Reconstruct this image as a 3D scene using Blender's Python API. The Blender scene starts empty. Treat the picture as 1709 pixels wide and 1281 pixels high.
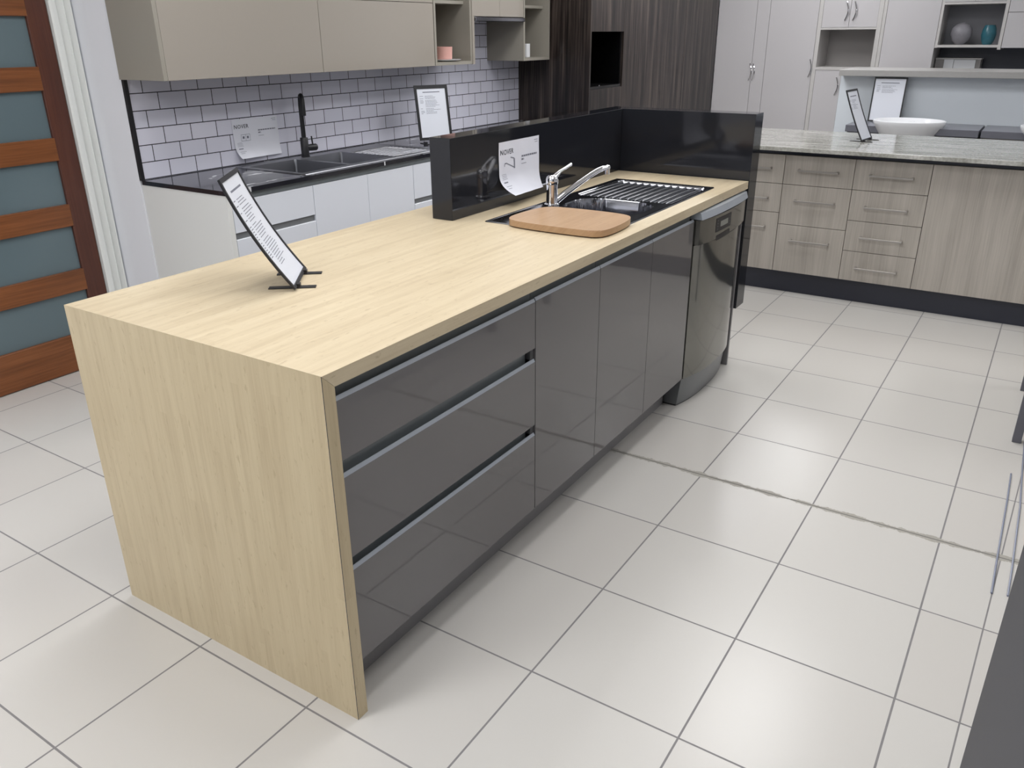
import bpy, bmesh, math, random
from mathutils import Vector, Matrix, Quaternion
random.seed(4)
S = bpy.context.scene
COL = S.collection

# ------------------------------------------------------------------ camera
FPX = 1355.0844
CAM = Vector((-1.04146, -1.12212, 1.51899))
yaw, pit, rol = .573202, .406473, -.008438
f_ = Vector((math.cos(yaw)*math.cos(pit), math.sin(yaw)*math.cos(pit), -math.sin(pit)))
r_ = Vector((math.sin(yaw), -math.cos(yaw), 0)); u_ = r_.cross(f_)
r2 = math.cos(rol)*r_ + math.sin(rol)*u_; u2 = -math.sin(rol)*r_ + math.cos(rol)*u_
cd = bpy.data.cameras.new('camera'); cam = bpy.data.objects.new('camera', cd); COL.objects.link(cam)
cd.sensor_fit = 'HORIZONTAL'; cd.sensor_width = 36; cd.lens = FPX/1709*36; cd.clip_start = .02
cam.matrix_world = Matrix(((r2.x, u2.x, -f_.x, CAM.x), (r2.y, u2.y, -f_.y, CAM.y), (r2.z, u2.z, -f_.z, CAM.z), (0, 0, 0, 1)))
S.camera = cam
# ------------------------------------------------------------------ world, exposure
w = bpy.data.worlds.new('world'); S.world = w; w.use_nodes = True
w.node_tree.nodes['Background'].inputs[0].default_value = (.86, .93, 1.0, 1)
w.node_tree.nodes['Background'].inputs[1].default_value = .8
S.view_settings.view_transform = 'Standard'; S.view_settings.look = 'None'
S.view_settings.exposure = -.10; S.view_settings.gamma = 1; S.view_settings.use_curve_mapping = False
LAMP_W = 34.0         # watts of each ceiling panel
CEIL_EMIT = 3.0       # glow of the diffuser itself
try:
    S.cycles.use_denoising = True
    S.cycles.max_bounces = 8; S.cycles.diffuse_bounces = 4; S.cycles.glossy_bounces = 5
    S.cycles.sample_clamp_indirect = 6
except Exception: pass

# ------------------------------------------------------------------ materials
MATS = {}
def srgb(c):
    return tuple(((v/255)/12.92 if v/255 <= .04045 else ((v/255+.055)/1.055)**2.4) for v in c) + (1,)
class NT:
    def __init__(s, name):
        s.m = bpy.data.materials.new(name); s.m.use_nodes = True; s.t = s.m.node_tree
        s.b = s.t.nodes['Principled BSDF']
    def n(s, typ, **kw):
        nd = s.t.nodes.new(typ)
        for k, v in kw.items(): setattr(nd, k, v)
        return nd
    def l(s, a, b): s.t.links.new(a, b)
    def val(s, a, sock):
        if isinstance(a, (int, float)): sock.default_value = a
        elif isinstance(a, tuple): sock.default_value = a
        else: s.l(a, sock)
    def math(s, op, a, b=0.0, c=None):
        nd = s.n('ShaderNodeMath', operation=op); s.val(a, nd.inputs[0]); s.val(b, nd.inputs[1])
        if c is not None: s.val(c, nd.inputs[2])
        return nd.outputs[0]
    def mix(s, f, a, b):
        nd = s.n('ShaderNodeMix', data_type='RGBA'); s.val(f, nd.inputs[0]); s.val(a, nd.inputs[6]); s.val(b, nd.inputs[7])
        return nd.outputs[2]
    def world(s):
        g = s.n('ShaderNodeNewGeometry'); x = s.n('ShaderNodeSeparateXYZ'); s.l(g.outputs['Position'], x.inputs[0]); return x.outputs
    def comb(s, x, y, z):
        nd = s.n('ShaderNodeCombineXYZ'); s.val(x, nd.inputs[0]); s.val(y, nd.inputs[1]); s.val(z, nd.inputs[2]); return nd.outputs[0]
    def noise(s, vec, scale, detail=3, rough=.5):
        nd = s.n('ShaderNodeTexNoise'); s.l(vec, nd.inputs['Vector']); nd.inputs['Scale'].default_value = scale
        nd.inputs['Detail'].default_value = detail; nd.inputs['Roughness'].default_value = rough; return nd.outputs['Fac']
    def ramp(s, f, stops):
        nd = s.n('ShaderNodeValToRGB'); s.l(f, nd.inputs[0]); e = nd.color_ramp.elements
        while len(e) < len(stops): e.new(.5)
        for i, (p, c) in enumerate(stops): e[i].position = p; e[i].color = c
        return nd.outputs[0]
    def bump(s, h, strength=.2, dist=.002):
        nd = s.n('ShaderNodeBump'); s.l(h, nd.inputs['Height']); nd.inputs['Strength'].default_value = strength
        nd.inputs['Distance'].default_value = dist; s.l(nd.outputs[0], s.b.inputs['Normal'])
def mat(name, col, rough=.5, metal=0, spec=.5, coat=0, coat_r=.05, var=.0, scale=8):
    if name in MATS: return MATS[name]
    t = NT(name); c = srgb(col) if max(col) > 1 else tuple(col)+(1,)
    if var:
        p = t.n('ShaderNodeTexCoord').outputs['Object']
        k = t.noise(p, scale, 3)
        a = tuple(v*(1-var) for v in c[:3])+(1,); b = tuple(min(1, v*(1+var)) for v in c[:3])+(1,)
        t.l(t.mix(k, a, b), t.b.inputs['Base Color'])
    else: t.b.inputs['Base Color'].default_value = c
    t.b.inputs['Roughness'].default_value = rough; t.b.inputs['Metallic'].default_value = metal
    t.b.inputs['Specular IOR Level'].default_value = spec
    t.b.inputs['Coat Weight'].default_value = coat; t.b.inputs['Coat Roughness'].default_value = coat_r
    MATS[name] = t.m; return t.m

def stave_wood(name, along, across, cols, rough=.35, w_=.026, l_=.38, coat=0):
    """glued light timber staves: along / across = axis index of the grain, colours dark..light"""
    t = NT(name); p = t.world()
    A = p[along]; B = p[across[0]] if len(across) == 1 else t.math('ADD', p[across[0]], t.math('MULTIPLY', p[across[1]], 1.0))
    row = t.math('FLOOR', t.math('DIVIDE', B, w_))
    wn = t.n('ShaderNodeTexWhiteNoise', noise_dimensions='1D'); t.l(row, wn.inputs['W'])
    sh = t.math('ADD', t.math('DIVIDE', A, l_), t.math('MULTIPLY', wn.outputs['Value'], 7.0))
    seg = t.math('FLOOR', sh)
    wn2 = t.n('ShaderNodeTexWhiteNoise', noise_dimensions='2D'); t.l(t.comb(row, seg, 0.0), wn2.inputs['Vector'])
    g1 = t.noise(t.comb(t.math('MULTIPLY', A, 2.2), t.math('MULTIPLY', B, 38.0), 0.0), 1.0, 4, .6)
    g2 = t.noise(t.comb(t.math('MULTIPLY', A, 9.0), t.math('MULTIPLY', B, 190.0), 3.0), 1.0, 3, .6)
    g3 = t.noise(t.comb(t.math('MULTIPLY', A, 26.0), t.math('MULTIPLY', B, 75.0), 9.0), 1.0, 3, .6)
    f = t.math('ADD', t.math('MULTIPLY', wn2.outputs['Value'], .11), t.math('MULTIPLY', g1, .66))
    f = t.math('ADD', f, t.math('MULTIPLY', g2, .22))
    c = t.ramp(f, [(.22, srgb(cols[0])), (.5, srgb(cols[1])), (.8, srgb(cols[2]))])
    k = t.math('MULTIPLY', t.math('MINIMUM', t.math('MAXIMUM', t.math('MULTIPLY', t.math('SUBTRACT', g3, .60), 9.0), 0.0), 1.0), .55)
    c = t.mix(k, c, srgb(cols[3]))
    t.l(c, t.b.inputs['Base Color']); t.b.inputs['Roughness'].default_value = rough
    t.b.inputs['Coat Weight'].default_value = coat
    t.b.inputs['Specular IOR Level'].default_value = .35
    MATS[name] = t.m; return t.m
def grain(name, cols, stops, along=2, fine=90, coarse=14, stretch=1.2, rough=.4, coat=0, coat_r=.04, spec=.5):
    """straight grained veneer or laminate"""
    t = NT(name); p = t.world()
    o = [i for i in range(3) if i != along]
    A = p[along]; B = t.math('ADD', p[o[0]], p[o[1]])
    wob = t.math('MULTIPLY', t.noise(t.comb(t.math('MULTIPLY', A, 1.3), t.math('MULTIPLY', B, 3.0), 0.0), 1.0, 2), .05)
    B2 = t.math('ADD', B, wob)
    a = t.noise(t.comb(t.math('MULTIPLY', A, stretch), t.math('MULTIPLY', B2, float(coarse)), 1.0), 1.0, 4, .6)
    b = t.noise(t.comb(t.math('MULTIPLY', A, stretch*2), t.math('MULTIPLY', B2, float(fine)), 5.0), 1.0, 3, .7)
    f = t.math('ADD', t.math('MULTIPLY', a, .55), t.math('MULTIPLY', b, .45))
    t.l(t.ramp(f, [(s_, srgb(c)) for s_, c in zip(stops, cols)]), t.b.inputs['Base Color'])
    t.b.inputs['Roughness'].default_value = rough; t.b.inputs['Coat Weight'].default_value = coat
    t.b.inputs['Coat Roughness'].default_value = coat_r; t.b.inputs['Specular IOR Level'].default_value = spec
    MATS[name] = t.m; return t.m

def floor_material():
    t = NT('floor_tiles'); p = t.world(); s = .403908; th = -.0056459
    c, sn = math.cos(th), math.sin(th)
    X = t.math('ADD', t.math('MULTIPLY', p[0], c), t.math('MULTIPLY', p[1], sn))
    Y = t.math('SUBTRACT', t.math('MULTIPLY', p[1], c), t.math('MULTIPLY', p[0], sn))
    U = t.math('DIVIDE', t.math('ADD', X, .040404), s); V = t.math('DIVIDE', t.math('SUBTRACT', Y, .136545), s)
    def dist(q):   # distance in metres to the nearest joint
        fr = t.math('FRACT', t.math('ADD', q, 100.0))
        return t.math('MULTIPLY', t.math('MINIMUM', fr, t.math('SUBTRACT', 1.0, fr)), s)
    du, dv = dist(U), dist(V)
    vec = t.comb(p[0], p[1], 0.0)
    # beyond the last full row there is a strip of cut tiles: its joint runs slightly askew
    edge = t.math('ADD', t.math('MULTIPLY', p[0], -.042), -1.192)
    rel = t.math('SUBTRACT', p[1], edge)
    dcut = t.math('ABSOLUTE', rel)
    dv = t.math('ADD', dv, t.math('MULTIPLY', t.math('LESS_THAN', p[1], -1.12), 1.0))
    d = t.math('MINIMUM', t.math('MINIMUM', du, dv), t.math('ADD', dcut, .0006))
    g = t.math('LESS_THAN', d, .0026)
    # the worn, re-filled joint across the aisle
    xw = t.math('SUBTRACT', X, 4*s-.040404)
    nz = t.noise(t.comb(t.math('MULTIPLY', p[1], 9.0), 0.0, 0.0), 1.0, 4, .75)
    nz2 = t.noise(vec, 160.0, 2)
    wid = t.math('ADD', .0035, t.math('MULTIPLY', t.math('MAXIMUM', t.math('SUBTRACT', nz, .38), 0.0), .085))
    sidev = t.math('SUBTRACT', xw, t.math('MULTIPLY', t.math('SUBTRACT', t.noise(t.comb(t.math('MULTIPLY', p[1], 5.0), 7.0, 0.0), 1.0, 3), .5), .02))
    crack = t.math('LESS_THAN', t.math('ADD', t.math('ABSOLUTE', sidev), t.math('MULTIPLY', nz2, .002)), wid)
    crack = t.math('MULTIPLY', crack, t.math('LESS_THAN', t.math('ABSOLUTE', xw), .02))
    crack = t.math('MULTIPLY', crack, t.math('LESS_THAN', p[1], .3))
    crack = t.math('MULTIPLY', crack, t.math('GREATER_THAN', p[1], -1.35))
    wn = t.n('ShaderNodeTexWhiteNoise', noise_dimensions='2D')
    t.l(t.comb(t.math('FLOOR', U), t.math('FLOOR', V), 0.0), wn.inputs['Vector'])
    base = srgb((205, 202, 197))
    base = t.mix(t.math('MULTIPLY', wn.outputs['Value'], .35), base, srgb((196, 190, 184)))
    gc = t.mix(t.noise(vec, 30.0, 3), srgb((118, 116, 118)), srgb((140, 137, 136)))
    col = t.mix(g, base, gc)
    cc = t.mix(t.noise(vec, 120.0, 3), srgb((150, 146, 138)), srgb((176, 172, 163)))
    cc = t.mix(t.math('LESS_THAN', t.math('ABSOLUTE', xw), .0028), cc, srgb((118, 115, 112)))
    col = t.mix(crack, col, cc)
    t.l(col, t.b.inputs['Base Color'])
    gg = t.math('MAXIMUM', g, crack)
    t.l(t.math('ADD', t.math('MULTIPLY', gg, .5), .25), t.b.inputs['Roughness'])
    t.b.inputs['Specular IOR Level'].default_value = .42
    t.bump(t.math('SUBTRACT', 1.0, gg), .25, .0015)
    return t.m
def subway_material():
    t = NT('subway_tiles'); p = t.world()
    bt = t.n('ShaderNodeTexBrick'); bt.offset = .5
    t.l(t.comb(t.math('SUBTRACT', p[0], 1.358), t.math('SUBTRACT', p[2], .9073), 0.0), bt.inputs['Vector'])
    for k, v in (('Scale', 1.0), ('Mortar Size', .0022), ('Mortar Smooth', .1), ('Bias', 0.0), ('Brick Width', .1503), ('Row Height', .0757)):
        bt.inputs[k].default_value = v
    bt.inputs['Color1'].default_value = srgb((222, 222, 236)); bt.inputs['Color2'].default_value = srgb((228, 227, 240))
    bt.inputs['Mortar'].default_value = srgb((42, 42, 50))
    t.l(bt.outputs['Color'], t.b.inputs['Base Color'])
    t.l(t.math('ADD', .14, t.math('MULTIPLY', bt.outputs['Fac'], .6)), t.b.inputs['Roughness'])
    t.bump(t.math('SUBTRACT', 1.0, bt.outputs['Fac']), .4, .002)
    return t.m
def marble_material():
    t = NT('black_marble'); p = t.world(); vec = t.comb(p[0], p[1], p[2])
    n1 = t.noise(t.comb(t.math('MULTIPLY', p[0], 1.1), t.math('MULTIPLY', p[1], 3.0), 0.0), 1.0, 5, .55)
    v = t.math('ABSOLUTE', t.math('SUBTRACT', n1, .5))
    k = t.math('MULTIPLY', t.math('LESS_THAN', v, .005), t.math('GREATER_THAN', t.noise(vec, 1.7, 2), .45))
    c = t.mix(t.noise(vec, 5.0, 4), srgb((30, 30, 35)), srgb((46, 46, 52)))
    t.l(t.mix(k, c, srgb((205, 205, 208))), t.b.inputs['Base Color'])
    t.b.inputs['Roughness'].default_value = .1
    return t.m
def granite_material():
    t = NT('pale_granite'); p = t.world()
    a = t.noise(t.comb(t.math('MULTIPLY', p[0], 22.0), t.math('MULTIPLY', p[1], 2.5), 0.0), 1.0, 5, .65)
    b = t.noise(t.comb(p[0], p[1], p[2]), 70.0, 3)
    f = t.math('ADD', t.math('MULTIPLY', a, .7), t.math('MULTIPLY', b, .3))
    t.l(t.ramp(f, [(.32, srgb((112, 112, 104))), (.48, srgb((158, 157, 150))), (.62, srgb((196, 194, 190)))]), t.b.inputs['Base Color'])
    t.b.inputs['Roughness'].default_value = .12
    return t.m
M_FLOOR = floor_material(); M_SUB = subway_material(); M_MARB = marble_material(); M_GRAN = granite_material()
LIGHTWOOD = [(184, 166, 137), (203, 187, 158), (216, 202, 174), (172, 153, 124)]
M_TOPW = stave_wood('maple_top', 0, [1, 2], LIGHTWOOD)
M_ENDW = stave_wood('maple_end', 2, [1, 0], [(179, 160, 128), (197, 180, 147), (209, 193, 160), (168, 149, 116)])
M_GREY = mat('gloss_grey', (103, 100, 101), .05, spec=.5, coat=.1, coat_r=.02)
M_KICK = mat('kick_grey', (128, 126, 127), .35)
M_RAIL = mat('rail_grey', (122, 128, 130), .4)
M_PULL = mat('finger_pull_alu', (160, 166, 174), .4, metal=.3)
M_CARC = mat('carcass_dark', (60, 60, 62), .6)
M_STONE = mat('charcoal_stone', (33, 34, 39), .07, spec=.45)
M_STEEL = mat('brushed_steel', (165, 166, 172), .13, metal=1)
M_STEELB = mat('satin_steel', (150, 151, 156), .38, metal=1)
M_STEELD = mat('dark_steel', (105, 105, 108), .28, metal=.9)
M_CHROME = mat('chrome', (225, 225, 228), .05, metal=1)
M_DW = mat('dishwasher_steel', (128, 127, 122), .09, metal=.8)
M_DWS = mat('dishwasher_silver', (176, 182, 190), .35, metal=.4)
M_DWP = mat('dishwasher_plinth', (118, 120, 122), .3, metal=.5)
M_BLACK = mat('black_plastic', (26, 26, 30), .4)
M_MATTE = mat('matt_black', (22, 22, 26), .45)
M_PAPER = mat('paper', (226, 227, 236), .7, var=.015, scale=6)
M_INK = mat('ink_grey', (120, 122, 134), .8)
M_INKD = mat('ink_dark', (52, 52, 62), .8)
M_PERSPEX = mat('perspex_sheet', (224, 227, 236), .32)
M_BOARD = stave_wood('bamboo_board', 0, [1, 2], [(158, 124, 92), (174, 141, 108), (186, 154, 121), (148, 115, 84)], w_=.022, l_=.3)
M_WHITE = mat('white_gloss', (224, 227, 235), .16, spec=.5)
M_WHITEC = mat('white_carcass', (226, 226, 223), .4)
M_SLOT = mat('slot_grey', (120, 122, 124), .5)
M_WALL = mat('wall_paint', (236, 237, 242), .6, var=.01)
M_ARCH = mat('architrave_gloss', (228, 230, 227), .35)
M_TAUPE = mat('taupe_gloss', (158, 151, 142), .07, spec=.5)
M_TAUPES = mat('taupe_satin', (150, 145, 135), .4)
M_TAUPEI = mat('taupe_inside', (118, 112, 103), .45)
M_RAILW = grain('door_rail_timber', [(88, 48, 24), (124, 73, 38), (148, 92, 54)], (.3, .5, .7), along=0, fine=110, coarse=20, rough=.35)
M_STILE = grain('door_stile_timber', [(66, 34, 24), (84, 46, 34), (98, 58, 42)], (.3, .5, .7), along=2, fine=90, coarse=12, rough=.35)
M_GLASS = mat('frosted_glass', (98, 114, 120), .25, spec=.5)
M_DWOOD = grain('dark_gloss_veneer', [(15, 12, 12), (40, 33, 31), (84, 74, 68)], (.40, .50, .64), along=2, fine=70, coarse=16, stretch=.7, rough=.35, coat=.22, coat_r=.03, spec=.3)
M_ASH = grain('pale_ash_laminate', [(148, 141, 132), (174, 167, 158), (192, 185, 176)], (.28, .5, .72), along=2, fine=110, coarse=14, stretch=.9, rough=.45)
M_NAVY = mat('dark_navy', (44, 46, 58), .35)
M_BEIGE = mat('beige_gloss', (192, 189, 191), .14, spec=.5)
M_BEIGEF = mat('beige_frame', (192, 189, 187), .35)
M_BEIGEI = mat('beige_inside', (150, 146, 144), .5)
M_BLUE = mat('pale_blue_panel', (214, 220, 226), .35)
M_BAR = mat('grey_bar_top', (162, 160, 158), .35, var=.05, scale=50)
M_VAN = mat('vanity_stone', (112, 113, 122), .3, var=.08, scale=80)
M_CERA = mat('ceramic_white', (238, 239, 242), .08)
M_HANDLE = mat('satin_nickel', (170, 165, 160), .4, metal=.6)
M_PINK = mat('pink_ceramic', (214, 164, 154), .4, var=.1, scale=30)
M_BLK = mat('void_black', (8, 8, 9), .25)
M_TEAL = mat('teal_glaze', (50, 104, 118), .3, var=.25, scale=20)
M_VGREY = mat('mottled_grey', (132, 130, 136), .45, var=.25, scale=25)
M_CORD = mat('clear_tube', (128, 134, 152), .2)
M_CEIL = mat('ceiling_paint', (236, 236, 236), .8)
def emit(name, col, st):
    t = NT(name); t.b.inputs['Base Color'].default_value = (1, 1, 1, 1)
    t.b.inputs['Emission Color'].default_value = tuple(col)+(1,); t.b.inputs['Emission Strength'].default_value = st
    return t.m
M_LAMP = emit('lamp_diffuser', (.985, .99, 1.0), CEIL_EMIT)

# ------------------------------------------------------------------ geometry helpers
WPOS = {}
class MB:
    def __init__(s): s.b = bmesh.new()
    def box(s, x0, x1, y0, y1, z0, z1, bev=0, seg=1):
        x0, x1 = sorted((x0, x1)); y0, y1 = sorted((y0, y1)); z0, z1 = sorted((z0, z1))
        vs = [s.b.verts.new(p) for p in ((x0, y0, z0), (x1, y0, z0), (x1, y1, z0), (x0, y1, z0), (x0, y0, z1), (x1, y0, z1), (x1, y1, z1), (x0, y1, z1))]
        fs = [s.b.faces.new([vs[i] for i in q]) for q in ((3, 2, 1, 0), (4, 5, 6, 7), (0, 1, 5, 4), (1, 2, 6, 5), (2, 3, 7, 6), (3, 0, 4, 7))]
        if bev:
            es = {e for f in fs for e in f.edges}
            bmesh.ops.bevel(s.b, geom=list(es), offset=bev, segments=seg, affect='EDGES', profile=.6)
        return s
    def prism(s, pts, z0, z1, bev=0):
        """polygon in x,y (ccw) extruded in z"""
        lo = [s.b.verts.new((x, y, z0)) for x, y in pts]; hi = [s.b.verts.new((x, y, z1)) for x, y in pts]
        n = len(pts); s.b.faces.new(lo[::-1]); top = s.b.faces.new(hi)
        for i in range(n): s.b.faces.new((lo[i], lo[(i+1) % n], hi[(i+1) % n], hi[i]))
        if bev: bmesh.ops.bevel(s.b, geom=list(top.edges), offset=bev, segments=2, affect='EDGES')
        return s
    def xprism(s, pts, x0, x1):
        """polygon in y,z extruded along x"""
        lo = [s.b.verts.new((x0, y, z)) for y, z in pts]; hi = [s.b.verts.new((x1, y, z)) for y, z in pts]
        n = len(pts); s.b.faces.new(lo[::-1]); s.b.faces.new(hi)
        for i in range(n): s.b.faces.new((lo[i], lo[(i+1) % n], hi[(i+1) % n], hi[i]))
        return s
    def ring(s, x0, x1, y0, y1, z0, z1, hx0, hx1, hy0, hy1):
        """slab with a rectangular hole"""
        O = [(x0, y0), (x1, y0), (x1, y1), (x0, y1)]; I = [(hx0, hy0), (hx1, hy0), (hx1, hy1), (hx0, hy1)]
        ot, ob = [s.b.verts.new((*p, z1)) for p in O], [s.b.verts.new((*p, z0)) for p in O]
        it, ib = [s.b.verts.new((*p, z1)) for p in I], [s.b.verts.new((*p, z0)) for p in I]
        for i in range(4):
            j = (i+1) % 4
            s.b.faces.new((ot[i], ot[j], it[j], it[i])); s.b.faces.new((ob[j], ob[i], ib[i], ib[j]))
            s.b.faces.new((ob[i], ob[j], ot[j], ot[i])); s.b.faces.new((ib[j], ib[i], it[i], it[j]))
        return s
    def tube(s, pts, r, n=14, caps=True):
        pts = [Vector(p) for p in pts]; rs = r if isinstance(r, (list, tuple)) else [r]*len(pts)
        up = None; rings = []
        for i, p in enumerate(pts):
            d = (pts[min(i+1, len(pts)-1)]-pts[max(i-1, 0)]).normalized()
            if up is None:
                up = d.orthogonal().normalized()
            else:
                up = (up-d*up.dot(d)).normalized()
            sd = d.cross(up)
            rings.append([s.b.verts.new(p+rs[i]*(math.cos(a)*up+math.sin(a)*sd)) for a in (2*math.pi*k/n for k in range(n))])
        for a, b in zip(rings, rings[1:]):
            for k in range(n): s.b.faces.new((a[k], a[(k+1) % n], b[(k+1) % n], b[k]))
        if caps: s.b.faces.new(rings[0][::-1]); s.b.faces.new(rings[-1])
        return s
    def lathe(s, prof, c, n=40, sx=1, sy=1, cap=False):
        rings = []
        for r, z in prof:
            if r < 1e-6: rings.append([s.b.verts.new((c[0], c[1], c[2]+z))])
            else: rings.append([s.b.verts.new((c[0]+sx*r*math.cos(2*math.pi*k/n), c[1]+sy*r*math.sin(2*math.pi*k/n), c[2]+z)) for k in range(n)])
        for a, b in zip(rings, rings[1:]):
            for k in range(n):
                q = [a[k % len(a)], a[(k+1) % len(a)], b[(k+1) % len(b)], b[k % len(b)]]
                q = [v for i, v in enumerate(q) if v not in q[:i]]
                if len(q) > 2: s.b.faces.new(q)
        return s
    def grid(s, fn, nu, nv):
        g = [[s.b.verts.new(fn(i/nu, j/nv)) for j in range(nv+1)] for i in range(nu+1)]
        for i in range(nu):
            for j in range(nv): s.b.faces.new((g[i][j], g[i+1][j], g[i+1][j+1], g[i][j+1]))
        return s
def build(name, mb, m, parent=None, smooth=False, local=False, loc=None, recalc=True):
    b = mb.b
    if parent is not None: P = WPOS[parent.name]
    else: P = Vector(loc) if loc is not None else Vector((0, 0, 0))
    if not local:
        bmesh.ops.translate(b, verts=b.verts, vec=-P)
    if recalc: bmesh.ops.recalc_face_normals(b, faces=b.faces)
    me = bpy.data.meshes.new(name); b.to_mesh(me); b.free()
    me.materials.append(m)
    if smooth:
        for p in me.polygons: p.use_smooth = True
        try: me.set_sharp_from_angle(angle=math.radians(40))
        except Exception: pass
    o = bpy.data.objects.new(name, me); COL.objects.link(o)
    if parent is not None: o.parent = parent
    elif loc is not None: o.location = P
    WPOS[o.name] = P
    return o
def thing(name, label, cat, loc=(0, 0, 0), rz=0, group=None):
    o = bpy.data.objects.new(name, None); COL.objects.link(o); o.empty_display_size = .1
    o.location = loc; o.rotation_euler = (0, 0, rz); o['label'] = label; o['category'] = cat
    if group: o['group'] = group
    WPOS[o.name] = Vector(loc); return o
def tag(o, label, cat, group=None):
    o['label'] = label; o['category'] = cat
    if group: o['group'] = group
    return o
def struct(name, mb, m, parent=None):
    o = build(name, mb, m, parent)
    if parent is None: o['kind'] = 'structure'
    return o
def B(*a, **k): return MB().box(*a, **k)
def text_mb(body, size, fn, bold=.0):
    """text outline turned into a mesh, every vertex mapped through fn(x, y)"""
    c = bpy.data.curves.new('txt', 'FONT'); c.body = body; c.size = size; c.offset = bold; c.space_character = 1.1; c.resolution_u = 2
    o = bpy.data.objects.new('txt', c); COL.objects.link(o)
    dg = bpy.context.evaluated_depsgraph_get(); me = bpy.data.meshes.new_from_object(o.evaluated_get(dg))
    mb = MB(); mb.b.from_mesh(me)
    for v in mb.b.verts: v.co = fn(v.co.x, v.co.y)
    bpy.data.objects.remove(o); bpy.data.curves.remove(c); bpy.data.meshes.remove(me)
    return mb
def text_w(body, size):
    c = bpy.data.curves.new('txt', 'FONT'); c.body = body; c.size = size
    o = bpy.data.objects.new('txt', c); COL.objects.link(o); bpy.context.view_layer.update()
    wd = o.dimensions.x; bpy.data.objects.remove(o); bpy.data.curves.remove(c); return wd

# ================================================================== SETTING
struct('floor', MB().grid(lambda u, v: (-4+12*u, -5+8.2*v, 0), 1, 1), M_FLOOR)
struct('ceiling', B(-4, 8, -5, 3.2, 2.75, 2.85), M_CEIL)
struct('wall_back', B(1.275, 7.8, 2.43, 2.6, 0, 2.75), M_WALL)
wl = MB()
wl.box(-4, .30, 2.74, 2.9, 0, 2.75); wl.box(.30, 1.29, 2.74, 2.9, 2.1, 2.75); wl.box(1.29, 1.40, 2.74, 2.9, 0, 2.75)
struct('wall_left', wl, M_WALL)
struct('wall_right', B(7.8, 7.95, -5, 3.2, 0, 2.75), M_WALL)
struct('wall_front', B(-4, 8, -5.15, -5, 0, 2.75), M_WALL)
wr = MB(); wr.box(-4.15, -4, -5, 3.2, 0, .5); wr.box(-4.15, -4, -5, 3.2, 2.4, 2.75); wr.box(-4.15, -4, -5, -3.2, .5, 2.4); wr.box(-4.15, -4, 1.2, 3.2, .5, 2.4)
struct('wall_entry', wr, M_WALL)
pd = bpy.data.lights.new('window_portal', 'AREA'); pd.shape = 'RECTANGLE'; pd.size = 1.9; pd.size_y = 4.4
pd.cycles.is_portal = True
po = bpy.data.objects.new('window_portal', pd); COL.objects.link(po); po.location = (-4.02, -1.0, 1.45); po.rotation_euler = (0, math.radians(-90), 0)
# short return between the door wall and the tiled wall
struct('trim_1', B(1.275, 1.285, 2.4305, 2.74, 0, 2.75), M_WALL)
rp = MB(); rp.box(1.2685, 1.2748, 2.4312, 2.60, 0, 2.75)
struct('trim_2', rp, M_WALL)
# stepped architrave round the door
ar = MB(); ar.prism([(1.163, 2.74), (1.163, 2.695), (1.172, 2.690), (1.190, 2.690), (1.193, 2.704), (1.208, 2.712), (1.226, 2.700), (1.230, 2.694), (1.233, 2.708), (1.246, 2.716), (1.262, 2.704), (1.266, 2.698), (1.266, 2.74)], 0, 2.2)
struct('trim_3', ar, M_ARCH)
# door: timber stile and rails with frosted panes
door = bpy.data.objects.new('door_1', None); COL.objects.link(door); door['kind'] = 'structure'; WPOS['door_1'] = Vector((0, 0, 0))
build('stile', B(1.064, 1.160, 2.712, 2.752, 0, 2.1, bev=.002), M_STILE, door)
build('stile', B(.33, .42, 2.712, 2.752, 0, 2.1, bev=.002), M_STILE, door)
zs = [(0.004, .186), (.389, .492), (.699, .801), (1.0, 1.101), (1.304, 1.404), (1.607, 1.71), (1.91, 2.1)]
for z0, z1 in zs:
    build('rail', B(.42, 1.064 if z0 < .1 or z0 > 1.8 else 1.068, 2.709, 2.748, z0, z1, bev=.0025), M_RAILW, door)
for (a, b_), (c, d) in zip(zs, zs[1:]):
    build('frosted_pane', B(.42, 1.064, 2.728, 2.734, b_, c), M_GLASS, door)

# tiled splashback and its black edge trim
struct('wall_tiles', B(1.285, 4.575, 2.42, 2.43, .905, 2.2), M_SUB)
bpy.data.objects['wall_tiles'].name = 'trim_4'
struct('trim_5', B(1.268, 1.285, 2.412, 2.43, .905, 1.348), M_BLACK)

# ceiling lamps, all out of view; several are added fill for floor and side faces
lamps = [(-1.3, .6, .72), (1.0, 1.2, .36), (1.0, -.1, .38), (3.3, 1.2, .42), (3.3, -.2, .44), (5.4, 1.0, 1), (7.1, .6, .35), (-.2, -1.1, .30), (-2.7, 1.7, .8), (3.2, -2.5, .5), (6.3, -2.4, .4)]
for i, (x, y, pw) in enumerate(lamps):
    t = thing('ceiling_light', 'unseen white ceiling light panel above the showroom floor, some added as fill light', 'ceiling light', (x, y, 2.75), 0, 'ceiling light panels')
    build('frame', MB().ring(x-.62, x+.62, y-.32, y+.32, 2.735, 2.75, x-.59, x+.59, y-.29, y+.29), M_WHITEC, t)
    build('diffuser', B(x-.59, x+.59, y-.29, y+.29, 2.742, 2.748), M_LAMP, t)
    ld = bpy.data.lights.new('tube_light', 'AREA'); ld.shape = 'RECTANGLE'; ld.size = 1.16; ld.size_y = .56
    ld.energy = LAMP_W*pw; ld.color = (.985, .99, 1.0)
    lo_ = bpy.data.objects.new('tube_light', ld); COL.objects.link(lo_); lo_.parent = t; lo_.location = (0, 0, -.012)

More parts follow.
